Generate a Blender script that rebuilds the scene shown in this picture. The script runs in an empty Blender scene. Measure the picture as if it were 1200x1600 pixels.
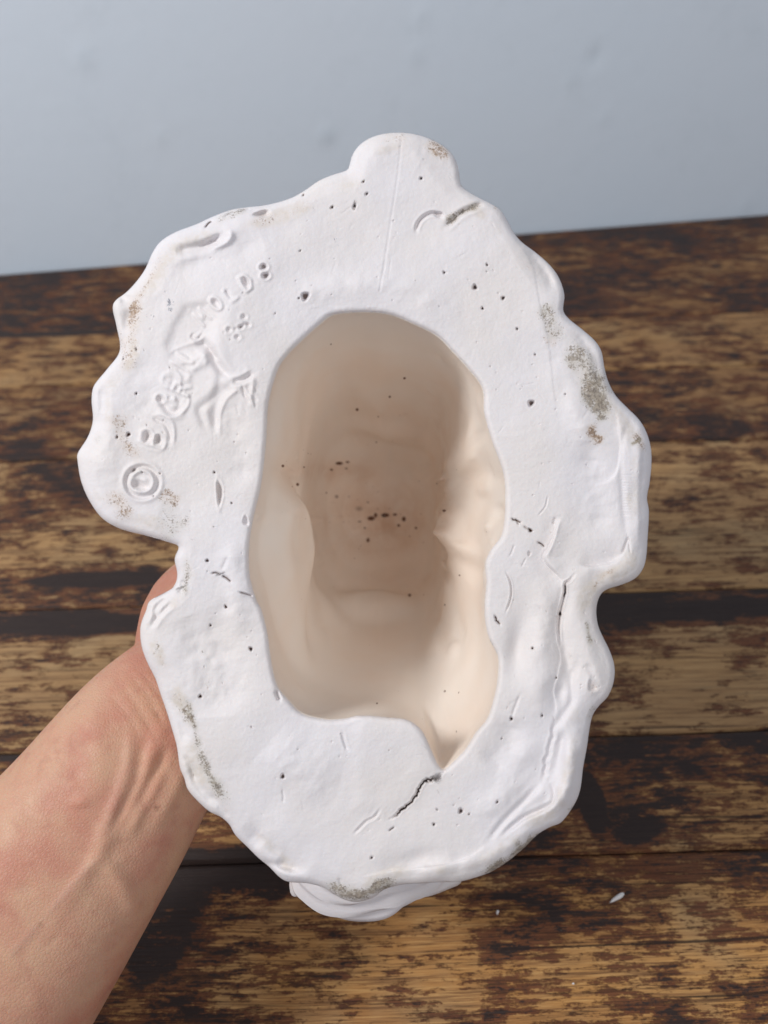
import bpy, math, random
import numpy as np
from mathutils import Vector, Matrix, noise as mnoise

random.seed(7)
rng = np.random.default_rng(7)
S = bpy.context.scene
COL = S.collection

# ------------------------------------------------------------------ camera
H = 0.405                       # camera height over the table (m)
PITCH = math.radians(45)
ROLL = math.radians(1.7)
FPX = 1256.0                    # focal length in photo pixels (1200 x 1600)
D0 = 0.27                       # distance of the cast's underside
MM = D0 / FPX                   # metres per photo pixel on the underside
Fv = np.array([0, math.cos(PITCH), -math.sin(PITCH)])
Rv0 = np.array([1.0, 0, 0]); Uv0 = np.cross(Rv0, Fv)
cr, sr = math.cos(ROLL), math.sin(ROLL)
# roll so that level lines climb to the right in the picture
Rv = cr * Rv0 - sr * Uv0
Uv = sr * Rv0 + cr * Uv0
CAM = np.array([0, 0, H])
cam_d = bpy.data.cameras.new('camera'); cam = bpy.data.objects.new('camera', cam_d); COL.objects.link(cam)
m = Matrix(((Rv[0], Uv[0], -Fv[0], CAM[0]), (Rv[1], Uv[1], -Fv[1], CAM[1]), (Rv[2], Uv[2], -Fv[2], CAM[2]), (0, 0, 0, 1)))
cam.matrix_world = m
cam_d.sensor_fit = 'VERTICAL'; cam_d.sensor_height = 32; cam_d.lens = 32 * FPX / 1600
cam_d.clip_start = 0.01; cam_d.clip_end = 20
cam_d.dof.use_dof = True; cam_d.dof.focus_distance = 0.300; cam_d.dof.aperture_fstop = cam_d.lens / 3.2
S.camera = cam

# ------------------------------------------------------------------ light
W = bpy.data.worlds.new('World'); S.world = W; W.use_nodes = True
W.node_tree.nodes['Background'].inputs[0].default_value = (0.80, 0.87, 1.0, 1)
W.node_tree.nodes['Background'].inputs[1].default_value = 0.37

def area(name, loc, target, size, size_y, power, color):
    d = bpy.data.lights.new(name, 'AREA'); d.shape = 'RECTANGLE'; d.size = size; d.size_y = size_y
    d.energy = power; d.color = color
    o = bpy.data.objects.new(name, d); COL.objects.link(o); o.location = loc
    v = Vector(target) - Vector(loc); o.rotation_euler = v.to_track_quat('-Z', 'Y').to_euler()
    return o
area('window_light', (-0.98, -0.10, 1.22), (0, 0.22, 0.2), 0.32, 0.40, 15.0, (1.0, 0.975, 0.955))
area('fill_light', (0.50, -0.72, 1.12), (0, 0.22, 0.2), 0.5, 0.5, 4.2, (1.0, 0.94, 0.89))  # added fill lamp behind the camera, brightens the hollow
S.view_settings.view_transform = 'Standard'; S.view_settings.look = 'None'
S.view_settings.exposure = 0.0; S.view_settings.gamma = 1
S.cycles.max_bounces = 12; S.cycles.diffuse_bounces = 10

# ------------------------------------------------------------------ helpers
def P(x, y, d):
    """photo pixel + distance along the view axis -> world"""
    x = np.asarray(x, float); y = np.asarray(y, float); d = np.asarray(d, float)
    X = (x - 600) / FPX * d; Y = (800 - y) / FPX * d
    return CAM + X[..., None] * Rv + Y[..., None] * Uv + d[..., None] * Fv
def PM(X, Y, d):
    return CAM + X[..., None] * Rv + Y[..., None] * Uv + d[..., None] * Fv
def on_table(x, y, z=0.0):
    r = P(x, y, 1.0) - CAM
    t = (z - H) / r[2]
    return CAM + r * t

def new_mesh(name, verts, faces, mat=None, parent=None, smooth=True, normals=None):
    me = bpy.data.meshes.new(name)
    verts = np.asarray(verts, np.float32)
    if isinstance(faces, np.ndarray):
        n, k = faces.shape
        me.vertices.add(len(verts)); me.vertices.foreach_set('co', verts.ravel())
        me.loops.add(n * k); me.loops.foreach_set('vertex_index', faces.astype(np.int32).ravel())
        me.polygons.add(n); me.polygons.foreach_set('loop_start', np.arange(0, n * k, k, dtype=np.int32))
        me.update(calc_edges=True)
    else:
        me.from_pydata([tuple(v) for v in verts], [], faces); me.update()
    if smooth: me.polygons.foreach_set('use_smooth', np.ones(len(me.polygons), bool))
    if normals is not None: me.normals_split_custom_set_from_vertices(normals)
    o = bpy.data.objects.new(name, me); COL.objects.link(o)
    if mat: me.materials.append(mat)
    if parent: o.parent = parent
    return o
def tag(o, label=None, cat=None, group=None, kind=None):
    for k, v in (('label', label), ('category', cat), ('group', group), ('kind', kind)):
        if v: o[k] = v
def attr(o, name, vals):
    a = o.data.attributes.new(name, 'FLOAT', 'POINT'); a.data.foreach_set('value', np.asarray(vals, np.float32))

class NT:
    def __init__(s, name):
        s.m = bpy.data.materials.new(name); s.m.use_nodes = True; s.t = s.m.node_tree
        s.b = s.t.nodes['Principled BSDF']; s.out = s.t.nodes['Material Output']
    def n(s, typ, **kw):
        nd = s.t.nodes.new(typ)
        for k, v in kw.items(): setattr(nd, k, v)
        return nd
    def l(s, a, b): s.t.links.new(a, b)
    def put(s, sock, v):
        if isinstance(v, bpy.types.NodeSocket): s.l(v, sock)
        elif isinstance(v, (tuple, list)) and len(v) == 3 and sock.type == 'RGBA': sock.default_value = (*v, 1)
        else: sock.default_value = v
    def noise(s, vec, scale, detail=4, rough=0.55, dist=0.0):
        nd = s.n('ShaderNodeTexNoise'); s.l(vec, nd.inputs['Vector'])
        nd.inputs['Scale'].default_value = scale; nd.inputs['Detail'].default_value = detail
        nd.inputs['Roughness'].default_value = rough; nd.inputs['Distortion'].default_value = dist
        return nd.outputs['Fac']
    def math(s, op, a, b=0.0, c=None, clamp=False):
        nd = s.n('ShaderNodeMath', operation=op, use_clamp=clamp); s.put(nd.inputs[0], a); s.put(nd.inputs[1], b)
        if c is not None: s.put(nd.inputs[2], c)
        return nd.outputs[0]
    def ss(s, v, lo, hi, a=0.0, b=1.0):
        nd = s.n('ShaderNodeMapRange', interpolation_type='SMOOTHSTEP'); s.put(nd.inputs[0], v)
        s.put(nd.inputs[1], lo); s.put(nd.inputs[2], hi); s.put(nd.inputs[3], a); s.put(nd.inputs[4], b)
        return nd.outputs[0]
    def mix(s, f, a, b, mode='MIX'):
        nd = s.n('ShaderNodeMix', data_type='RGBA', blend_type=mode); s.put(nd.inputs[0], f)
        s.put(nd.inputs[6], a); s.put(nd.inputs[7], b); return nd.outputs[2]
    def scale(s, vec, v):
        nd = s.n('ShaderNodeVectorMath', operation='MULTIPLY'); s.l(vec, nd.inputs[0]); nd.inputs[1].default_value = v
        return nd.outputs[0]
    def add(s, vec, v):
        nd = s.n('ShaderNodeVectorMath', operation='ADD'); s.l(vec, nd.inputs[0]); s.put(nd.inputs[1], v)
        return nd.outputs[0]
    def at(s, name, typ='GEOMETRY'):
        nd = s.n('ShaderNodeAttribute', attribute_type=typ, attribute_name=name); return nd.outputs['Fac']
    def obj(s): return s.n('ShaderNodeTexCoord').outputs['Object']
    def bump(s, h, dist, strength=1.0, normal=None):
        nd = s.n('ShaderNodeBump'); s.put(nd.inputs['Height'], h); nd.inputs['Distance'].default_value = dist
        nd.inputs['Strength'].default_value = strength
        if normal is not None: s.l(normal, nd.inputs['Normal'])
        return nd.outputs[0]

# ------------------------------------------------------------------ materials
def plaster_mat(name, base, warm, inner=False):
    k = NT(name); v = k.obj()
    n1 = k.noise(v, 22, 4); n2 = k.noise(v, 900, 3, 0.6); n3 = k.noise(v, 2600, 2, 0.6)
    col = k.mix(k.ss(n1, 0.35, 0.7), base, warm)
    spk = k.math('ADD', k.math('MULTIPLY', n2, 0.55), k.math('MULTIPLY', n3, 0.45))
    # dust dots in the stain regions: speckle where the stain weight exceeds the noise
    n5 = k.noise(v, 1700, 3, 0.7); n6 = k.noise(v, 420, 3, 0.6)
    spk = k.math('ADD', k.math('MULTIPLY', n5, 0.62), k.math('MULTIPLY', n6, 0.38))
    def speck(weight, c1, c2, col, lo=0.0):
        t = k.math('SUBTRACT', k.math('MULTIPLY_ADD', weight, 0.21, 0.315 + lo), spk)
        f = k.math('MULTIPLY', k.ss(t, -0.05, 0.06), k.ss(weight, 0.02, 0.5))
        return k.mix(k.math('MULTIPLY', f, 0.85), col, k.mix(k.ss(n2, 0.4, 0.62), c1, c2))
    if not inner:
        col = k.mix(k.math('MULTIPLY', k.ss(k.at('grime'), 0.0, 1.0), k.ss(n6, 0.35, 0.65, 0.15, 0.42)), col, (0.60, 0.52, 0.41))
        soft = k.math('MULTIPLY', k.ss(k.at('brown'), 0.0, 1.2, 0, 0.40), k.ss(n6, 0.3, 0.6, 0.3, 1)); col = k.mix(soft, col, (0.58, 0.45, 0.33))
        softg = k.math('MULTIPLY', k.ss(k.at('grey'), 0.0, 1.2, 0, 0.50), k.ss(n6, 0.3, 0.6, 0.3, 1)); col = k.mix(softg, col, (0.45, 0.42, 0.34))
        col = speck(k.at('brown'), (0.40, 0.27, 0.17), (0.20, 0.115, 0.06), col)
        col = speck(k.at('grey'), (0.34, 0.285, 0.22), (0.155, 0.122, 0.092), col)
        col = speck(k.at('blue'), (0.16, 0.19, 0.25), (0.08, 0.10, 0.15), col, -0.03)
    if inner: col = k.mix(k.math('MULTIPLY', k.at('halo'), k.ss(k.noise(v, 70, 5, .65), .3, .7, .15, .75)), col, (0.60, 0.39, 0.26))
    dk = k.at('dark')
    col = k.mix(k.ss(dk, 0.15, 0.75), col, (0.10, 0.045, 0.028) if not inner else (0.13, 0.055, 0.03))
    k.put(k.b.inputs['Base Color'], col)
    k.put(k.b.inputs['Roughness'], k.ss(n2, 0.3, 0.7, 0.5, 0.72) if not inner else 0.6)
    k.b.inputs['Specular IOR Level'].default_value = 0.35
    h = k.math('ADD', k.math('MULTIPLY', n2, 0.5), k.math('MULTIPLY', n3, 0.35))
    nrm = k.bump(h, 0.00026 if not inner else 0.00006, 0.9)
    k.l(nrm, k.b.inputs['Normal'])
    k.b.inputs['Subsurface Weight'].default_value = 0.12
    k.b.inputs['Subsurface Radius'].default_value = (1.0, 0.75, 0.6)
    k.b.inputs['Subsurface Scale'].default_value = 0.002
    return k.m
M_face = plaster_mat('plaster_white', (0.765, 0.735, 0.752), (0.765, 0.72, 0.70))
M_in = plaster_mat('plaster_inside', (0.85, 0.785, 0.715), (0.84, 0.735, 0.64), inner=True)

def wood_mat():
    k = NT('worn_stained_wood'); o = k.obj()
    sd = k.at('seed', 'OBJECT'); worn = k.at('worn', 'OBJECT'); edge = k.at('edge', 'OBJECT')
    cmb = k.n('ShaderNodeCombineXYZ'); k.put(cmb.inputs[0], k.math('MULTIPLY', sd, 3.7)); k.put(cmb.inputs[1], k.math('MULTIPLY', sd, 1.9)); k.put(cmb.inputs[2], sd)
    v = k.add(o, cmb.outputs[0])
    # a slow waviness of the grain
    wv = k.noise(k.scale(v, (1.0, 2.0, 1)), 5, 2)
    c2 = k.n('ShaderNodeCombineXYZ'); k.put(c2.inputs[1], k.math('MULTIPLY', k.math('SUBTRACT', wv, 0.5), 0.010))
    vg = k.add(v, c2.outputs[0])
    fine = k.noise(k.scale(vg, (0.03, 1, 1)), 1300, 4, 0.65)         # pores
    mid = k.noise(k.scale(vg, (0.03, 1, 1)), 500, 5, 0.65)          # grain lines
    broad = k.noise(k.scale(vg, (0.10, 1, 1)), 42, 3, 0.5)
    zone = k.noise(k.scale(v, (0.7, 1.0, 1)), 13, 3, 0.5)            # how worn each stretch is
    bl = k.noise(k.scale(v, (0.40, 1.0, 1)), 105, 8, 0.72, 0.1)      # patches where varnish is left
    bl2 = k.noise(k.scale(v, (0.13, 1.0, 1)), 420, 6, 0.72)
    iso = k.noise(k.scale(v, (0.6, 1, 1)), 900, 3, 0.7)
    tint = k.at('tint', 'OBJECT')
    tone = k.mix(k.ss(broad, 0.3, 0.7), (0.49, 0.245, 0.075), (0.34, 0.155, 0.05))
    tone = k.mix(k.ss(k.noise(v, 18, 3), 0.45, 0.7, 0, 0.6), tone, (0.40, 0.27, 0.135))
    tone = k.mix(k.ss(mid, 0.46, 0.66, 0, 0.75), tone, (0.15, 0.068, 0.03))
    tone = k.mix(k.ss(fine, 0.54, 0.68, 0, 0.8), tone, (0.055, 0.026, 0.014))
    tone = k.mix(k.ss(fine, 0.47, 0.36, 0, 0.6), tone, (0.62, 0.36, 0.135))
    grey = k.at('grey', 'OBJECT')
    tone = k.mix(grey, tone, k.mix(k.ss(mid, 0.40, 0.66), (0.43, 0.305, 0.165), (0.20, 0.125, 0.068)))
    tone = k.mix(tint, tone, (0.085, 0.042, 0.026))
    a = k.math('ADD', k.math('MULTIPLY', zone, 0.24), k.math('ADD', k.math('MULTIPLY', bl, 0.38), k.math('ADD', k.math('MULTIPLY', bl2, 0.28), k.math('MULTIPLY', iso, 0.10))))
    gen = k.n('ShaderNodeTexCoord').outputs['Generated']; sp = k.n('ShaderNodeSeparateXYZ'); k.l(gen, sp.inputs[0])
    eb = k.math('MULTIPLY', k.ss(sp.outputs[1], 0.62, 0.86), edge)
    a = k.math('ADD', a, eb)
    # burn mark and knot beside the cast, plus shade painted by the arm
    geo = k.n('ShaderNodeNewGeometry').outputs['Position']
    for (cx, cy), rx, ry, amt in BURNS_AND_SHADE:
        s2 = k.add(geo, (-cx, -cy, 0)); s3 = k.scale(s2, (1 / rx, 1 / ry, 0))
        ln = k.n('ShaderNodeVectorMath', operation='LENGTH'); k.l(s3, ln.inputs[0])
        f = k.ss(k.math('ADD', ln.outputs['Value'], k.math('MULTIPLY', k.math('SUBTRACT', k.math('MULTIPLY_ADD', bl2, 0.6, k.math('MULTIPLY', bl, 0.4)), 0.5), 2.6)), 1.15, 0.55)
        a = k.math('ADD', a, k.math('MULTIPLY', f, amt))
    th = k.math('SUBTRACT', a, worn)
    red = k.ss(th, -0.026, 0.010); blk = k.ss(k.math('ADD', th, k.math('MULTIPLY', k.math('SUBTRACT', k.noise(v, 30, 4, .6), 0.5), 0.12)), 0.024, 0.052)
    col = k.mix(k.math('MULTIPLY', red, 0.88), tone, k.mix(k.ss(fine, 0.4, 0.65), (0.135, 0.040, 0.018), (0.040, 0.014, 0.009)))
    col = k.mix(k.math('MULTIPLY', blk, 0.93), col, k.mix(k.ss(fine, 0.4, 0.62), (0.015, 0.011, 0.011), (0.030, 0.019, 0.016)))
    lines = k.noise(k.scale(vg, (0.012, 1, 1)), 420, 3, 0.5)
    col = k.mix(k.ss(lines, 0.63, 0.70, 0, 0.85), col, (0.022, 0.012, 0.009))
    col = k.mix(k.ss(k.noise(v, 1500, 2, .6), 0.735, 0.78, 0, 0.6), col, (0.42, 0.36, 0.28))
    k.put(k.b.inputs['Base Color'], col)
    rg = k.math('ADD', k.ss(blk, 0, 1, 0.66, 0.50), k.math('MULTIPLY', k.math('SUBTRACT', fine, 0.5), 0.35))
    k.put(k.b.inputs['Roughness'], rg)
    k.b.inputs['Specular IOR Level'].default_value = 0.28
    hh = k.math('ADD', k.math('MULTIPLY', mid, -0.6), k.math('ADD', k.math('MULTIPLY', fine, -0.5), k.math('MULTIPLY', red, 0.35)))
    k.l(k.bump(hh, 0.0009, 0.8), k.b.inputs['Normal'])
    return k.m

def skin_mat():
    k = NT('skin'); v = k.obj()
    n1 = k.noise(v, 28, 4, 0.6); n2 = k.noise(v, 160, 4, 0.65); n3 = k.noise(v, 1500, 3, 0.6); n4 = k.noise(v, 60, 3)
    col = k.mix(k.ss(n1, 0.36, 0.66), (0.60, 0.345, 0.225), (0.52, 0.230, 0.155))
    col = k.mix(k.ss(n4, 0.45, 0.75, 0, 0.5), col, (0.60, 0.37, 0.235))
    col = k.mix(k.ss(n2, 0.50, 0.80, 0, 0.45), col, (0.42, 0.17, 0.12))
    ve = k.at('vein'); col = k.mix(k.math('MULTIPLY', ve, 0.35), col, (0.34, 0.24, 0.21))
    dk = k.at('mole'); col = k.mix(dk, col, (0.22, 0.09, 0.05))
    k.put(k.b.inputs['Base Color'], col)
    k.put(k.b.inputs['Roughness'], k.ss(n2, 0.3, 0.7, 0.48, 0.62))
    k.b.inputs['Subsurface Weight'].default_value = 0.35
    k.b.inputs['Subsurface Radius'].default_value = (1.0, 0.35, 0.18)
    k.b.inputs['Subsurface Scale'].default_value = 0.004
    vo = k.n('ShaderNodeTexVoronoi', feature='DISTANCE_TO_EDGE'); k.l(v, vo.inputs['Vector']); vo.inputs['Scale'].default_value = 750
    h = k.math('ADD', k.math('MULTIPLY', k.ss(vo.outputs['Distance'], 0, 0.25), 0.5), k.math('MULTIPLY', n3, 0.6))
    k.l(k.bump(h, 0.00018, 0.8), k.b.inputs['Normal'])
    return k.m
M_skin = skin_mat()

def wall_mat():
    k = NT('painted_wall'); v = k.obj()
    n1 = k.noise(v, 2.2, 3); n2 = k.noise(v, 60, 4)
    col = k.mix(k.ss(n1, 0.3, 0.7), (0.73, 0.83, 0.93), (0.75, 0.835, 0.925))
    col = k.mix(k.ss(k.noise(v, 14, 6, .7), 0.5, 0.8, 0, 0.35), col, (0.60, 0.69, 0.77))
    col = k.mix(k.at('mark'), col, (0.42, 0.50, 0.57))
    k.put(k.b.inputs['Base Color'], col); k.b.inputs['Roughness'].default_value = 0.55
    k.l(k.bump(n2, 0.0008, 0.4), k.b.inputs['Normal'])
    return k.m

# ------------------------------------------------------------------ wall
e1 = on_table(0, 427); e2 = on_table(1200, 333)
wd = (e2 - e1)[:2]; wd /= np.linalg.norm(wd); wn = np.array([wd[1], -wd[0]])   # towards the camera
wmid = (e1 + e2)[:2] / 2
NX, NZ = 760, 320
uu = np.linspace(-2.6, 2.6, NX); zz = np.linspace(-0.75, 1.5, NZ)
UU, ZZ = np.meshgrid(uu, zz); disp = np.zeros_like(UU); mark = np.zeros_like(UU)
def wall_uv(x, y):
    r = P(x, y, 1.0) - CAM; t = ((wmid - CAM[:2]) @ wn) / (r[:2] @ wn); p = CAM + r * t
    return (p[:2] - wmid) @ wd, p[2]
for (x, y, r, h) in ((510, 213, .0050, .0020), (651, 89, .004, .0016), (930, 87, .005, -.0016), (660, 30, .004, .0012), (890, 130, .004, .001), (945, 185, .004, .001), (1165, 322, .006, .001), (130, 90, .006, .0012), (250, 215, .005, .001)):
    u, z = wall_uv(x, y); g = np.exp(-(((UU - u) / r) ** 2 + ((ZZ - z) / (r * 1.3)) ** 2))
    disp += h * g; mark = np.maximum(mark, g * min(1, (abs(h) * 320) ** 2))
pos = np.stack([wmid[0] + UU * wd[0] + disp * wn[0], wmid[1] + UU * wd[1] + disp * wn[1], ZZ], -1).reshape(-1, 3)
idx = np.arange(NX * NZ).reshape(NZ, NX)
fc = np.stack([idx[:-1, :-1], idx[:-1, 1:], idx[1:, 1:], idx[1:, :-1]], -1).reshape(-1, 4)
wall = new_mesh('wall', pos, fc, wall_mat()); attr(wall, 'mark', mark.ravel())
tag(wall, 'plain grey blue painted wall behind the wooden table', kind='structure')

# ------------------------------------------------------------------ table of planks
def yof(py): return on_table(600, py)[1]
BURNS_AND_SHADE = [(tuple(on_table(770, 1560)[:2]), 0.007, 0.03, 0.035), (tuple(on_table(430, 1440)[:2]), 0.03, 0.011, -0.03), (tuple(on_table(820, 1470)[:2]), 0.022, 0.010, 0.03), (tuple(on_table(925, 1255)[:2]), 0.0065, 0.017, 0.20), (tuple(on_table(985, 1290)[:2]), 0.016, 0.011, 0.05),
         (tuple(on_table(360, 1352)[:2]), 0.075, 0.010, 0.10), (tuple(on_table(250, 1440)[:2]), 0.020, 0.030, 0.05), (tuple(on_table(1100, 1300)[:2]), 0.05, 0.014, 0.02),  # first two paint the shade between arm and cast into the wood
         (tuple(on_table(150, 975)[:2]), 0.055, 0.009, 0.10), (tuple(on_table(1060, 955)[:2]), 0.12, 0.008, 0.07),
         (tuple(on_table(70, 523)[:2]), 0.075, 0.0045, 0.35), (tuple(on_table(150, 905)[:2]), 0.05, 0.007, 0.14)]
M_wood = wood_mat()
table = bpy.data.objects.new('wooden_table', None); COL.objects.link(table); table.location = (0, 0.3, 0)
tag(table, 'rustic wooden table top of worn dark stained planks under the plaster cast', 'table')
ys = [yof(505), yof(588), yof(702), yof(934), yof(1158), yof(1342)]
far_y = lambda x: wmid[1] + (x - wmid[0]) * wd[1] / wd[0] - 0.003
bounds = [('far', ys[0])] + [(ys[i], ys[i + 1]) for i in range(5)] + [(ys[5], ys[5] - .14), (ys[5] - .14, ys[5] - .27)]
props = [(.470, 0, .15, .35), (.510, 0, .3, .12), (.485, .0, .25, .22), (.505, .0, .45, .06), (.500, .045, .5, .06), (.483, 0, .2, .10), (.494, .01, .04, 0), (.50, 0, 0, 0)]
XL, XR, TH = -0.85, 0.85, 0.028
for i, ((yf, yn), (wo, ed, gr, ti)) in enumerate(zip(bounds, props)):
    gap = 0.0004; nx = 60; xs = np.linspace(XL, XR, nx); b = 0.0016
    jit = lambda s: np.array([mnoise.noise(Vector((x * 9, s * 7.3, 1))) * 0.0011 + mnoise.noise(Vector((x * 45, s * 3.3, 4))) * 0.0004 for x in xs])
    yfar = (np.array([far_y(x) for x in xs]) if yf == 'far' else yf - gap + jit(i)) ; ynear = yn + gap + jit(i + 1) + 0.0
    lift = rng.uniform(-0.0007, 0.0007)
    prof = [(yfar, -TH), (yfar, -b), (yfar - b, lift), ((yfar + ynear) / 2, lift + .0002), (ynear + b, lift), (ynear, -b), (ynear, -TH)]
    rows = [np.stack([xs, y * np.ones(nx), np.full(nx, z)], -1) for y, z in prof]
    V = np.concatenate(rows); R = len(rows)
    ii = np.arange(R * nx).reshape(R, nx)
    q = np.stack([ii[:-1, :-1], ii[1:, :-1], ii[1:, 1:], ii[:-1, 1:]], -1).reshape(-1, 4)
    fs = [tuple(map(int, f)) for f in q] + [tuple(int(ii[r, 0]) for r in range(R - 1, -1, -1)), tuple(int(ii[r, -1]) for r in range(R)), tuple(int(ii[0, c]) for c in range(nx)) + tuple(int(ii[-1, c]) for c in range(nx - 1, -1, -1))]
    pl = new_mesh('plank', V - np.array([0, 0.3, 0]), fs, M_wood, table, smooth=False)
    pl['seed'] = 1.0 + i * 2.37; pl['worn'] = wo; pl['edge'] = ed; pl['grey'] = gr; pl['tint'] = ti

# ------------------------------------------------------------------ the plaster cast
CX, CY = 600.0, 810.0
OUT = [(545,264),(547,250),(556,233),(570,220),(590,211),(615,207),(640,208),(665,214),(690,226),(706,240),(714,255),(718,272),(719,287),(730,298),(747,308),(765,317),(782,328),(793,345),(802,362),(815,378),(835,393),(855,410),(870,428),(879,448),(882,465),(880,485),(890,499),(910,515),(930,533),(940,550),(944,572),(950,595),(962,618),(980,637),(998,655),(1010,675),(1017,700),(1018,725),(1015,755),(1011,778),(1014,800),(1012,840),(1010,868),(1005,888),(992,904),(970,914),(950,920),(938,930),(932,950),(934,975),(942,995),(952,1015),(960,1040),(959,1065),(950,1088),(936,1103),(926,1118),(921,1140),(917,1168),(911,1200),(907,1232),(898,1256),(878,1284),(860,1292),(840,1304),(820,1324),(796,1344),(768,1362),(740,1372),(716,1378),(696,1378),(660,1380),(628,1382),(600,1390),(584,1402),(560,1409),(540,1406),(520,1396),(504,1386),(480,1380),(451,1378),(437,1371),(420,1354),(403,1340),(386,1323),(368,1305),(358,1288),(344,1276),(327,1268),(307,1250),(293,1233),(288,1216),(281,1199),(276,1165),(266,1130),(258,1105),(251,1085),(243,1061),(231,1037),(222,1013),(219,989),(221,972),(229,952),(232,941),(245,931),(261,926),(273,914),(277,897),(273,873),(279,854),(263,847),(233,838),(190,827),(160,810),(140,783),(127,753),(121,720),(122,707),(137,683),(145,657),(143,627),(145,607),(152,595),(167,577),(187,548),(182,510),(176,483),(180,470),(197,457),(213,440),(227,420),(237,397),(250,378),(273,363),(307,350),(333,338),(360,328),(383,324),(417,320),(453,310),(477,297),(497,283),(517,274)]
HOLE = [(585,488),(615,493),(651,508),(684,525),(706,547),(732,576),(754,607),(757,646),(769,690),(780,719),(788,749),(789,800),(783,837),(767,859),(758,881),(760,910),(757,947),(759,976),(766,1002),(778,1024),(778,1057),(772,1090),(761,1123),(743,1145),(728,1170),(710,1189),(692,1203),(681,1189),(670,1163),(659,1141),(637,1125),(607,1121),(563,1118),(538,1123),(508,1124),(472,1115),(450,1093),(433,1071),(424,1035),(418,991),(409,954),(400,936),(391,903),(389,873),(391,837),(398,800),(407,763),(413,719),(417,675),(420,628),(435,576),(453,551),(479,525),(501,505),(519,492),(550,488)]
BACK = [(445,1372),(456,1391),(475,1405),(500,1424),(520,1431),(545,1435),(580,1431),(615,1423),(640,1414),(670,1402),(700,1388),(722,1377),(736,1370)]
def crom(pts, per=8, closed=True):
    p = np.array(pts, float); n = len(p); out = []
    for i in range(n if closed else n - 1):
        g = lambda j: p[j % n] if closed else p[min(max(j, 0), n - 1)]
        a, b_, c, d = g(i - 1), g(i), g(i + 1), g(i + 2)
        for t in np.arange(per) / per:
            out.append(0.5 * (2 * b_ + (c - a) * t + (2 * a - 5 * b_ + 4 * c - d) * t * t + (3 * b_ - a - 3 * c + d) * t ** 3))
    return np.array(out)
def polar(pts):
    a = np.unwrap(np.arctan2(pts[:, 1] - CY, pts[:, 0] - CX)); r = np.hypot(pts[:, 0] - CX, pts[:, 1] - CY)
    if a[-1] < a[0]: a, r = a[::-1], r[::-1]
    a = np.maximum.accumulate(a + np.arange(len(a)) * 1e-7)
    return a, r
def polfun(pts):
    a, r = polar(pts)
    a3 = np.concatenate([a - 2 * np.pi, a, a + 2 * np.pi]); r3 = np.concatenate([r, r, r])
    return lambda q: np.interp(q, a3, r3)
out_c = crom(OUT); hole_c = crom(HOLE)
r_out = polfun(out_c); r_hole = polfun(hole_c)
N = 2000
A = np.linspace(-np.pi, np.pi, N, endpoint=False)
RO = r_out(A); RI = r_hole(A)
k3 = np.array([.25, .5, .25]); 
def csm(r, it):
    for _ in range(it): r = .25 * np.roll(r, 1) + .5 * r + .25 * np.roll(r, -1)
    return r
RO = csm(RO, 3); RI = csm(RI, 6)

# rasters in photo pixels (underside relief and stains)
GW, GH = 1060, 1460
YY, XX = np.mgrid[0:GH, 0:GW].astype(np.float32)
relief = np.zeros((GH, GW), np.float32)
lay = {k: np.zeros((GH, GW), np.float32) for k in ('brown', 'grey', 'blue', 'dark', 'grime')}
def win(x0, y0, x1, y1):
    x0 = max(0, int(x0)); y0 = max(0, int(y0)); x1 = min(GW, int(x1) + 1); y1 = min(GH, int(y1) + 1)
    return slice(y0, y1), slice(x0, x1)
def seg_dist(pts, pad):
    """distance, signed side and position along a polyline within its padded window"""
    p = np.array(pts, float)
    w = win(p[:, 0].min() - pad, p[:, 1].min() - pad, p[:, 0].max() + pad, p[:, 1].max() + pad)
    X = XX[w]; Y = YY[w]; best = np.full(X.shape, 1e9, np.float32); side = np.zeros_like(best); tt = np.zeros_like(best)
    L = np.concatenate([[0], np.cumsum(np.hypot(*np.diff(p, axis=0).T))]); L /= max(L[-1], 1e-6)
    for i in range(len(p) - 1):
        a, b_ = p[i], p[i + 1]; d = b_ - a; ll = d @ d + 1e-9
        t = np.clip(((X - a[0]) * d[0] + (Y - a[1]) * d[1]) / ll, 0, 1)
        dx = X - a[0] - t * d[0]; dy = Y - a[1] - t * d[1]; q = np.hypot(dx, dy)
        mk = q < best; best[mk] = q[mk]; side[mk] = np.sign(d[0] * dy - d[1] * dx)[mk]; tt[mk] = (L[i] + t * (L[i + 1] - L[i]))[mk]
    return w, best, side, tt
def curve(pts): return crom(pts, 6, False) if len(pts) > 2 else np.array(pts, float)
def groove(pts, w, depth, lip=0.0, dark=0.0, taper=True, wob=0.0):
    c = curve(pts)
    if wob: c = c + rng.normal(0, wob, c.shape)
    wn_, d, s, t = seg_dist(c, w * 4 + 3)
    tp = np.clip(np.minimum(t, 1 - t) * 6, 0.15, 1) if taper else 1
    relief[wn_] += tp * (-depth * np.exp(-(d / w) ** 2) + lip * np.exp(-((d - 1.9 * w) / (0.8 * w)) ** 2))
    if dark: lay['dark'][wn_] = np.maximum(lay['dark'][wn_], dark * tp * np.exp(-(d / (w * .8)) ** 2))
def ridge(pts, w, h, taper=True): groove(pts, w, -h, taper=taper)
def step(pts, w, h):
    """right-hand side (in travel direction, picture axes) raised, decays over w; crisp at the line"""
    wn_, d, s, t = seg_dist(curve(pts), w * 3)
    tp = np.clip(np.minimum(t, 1 - t) * 5, 0, 1)
    relief[wn_] += tp * h * (d * s) / (d + 1.2) * np.exp(-(d / w) ** 2) 
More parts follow.
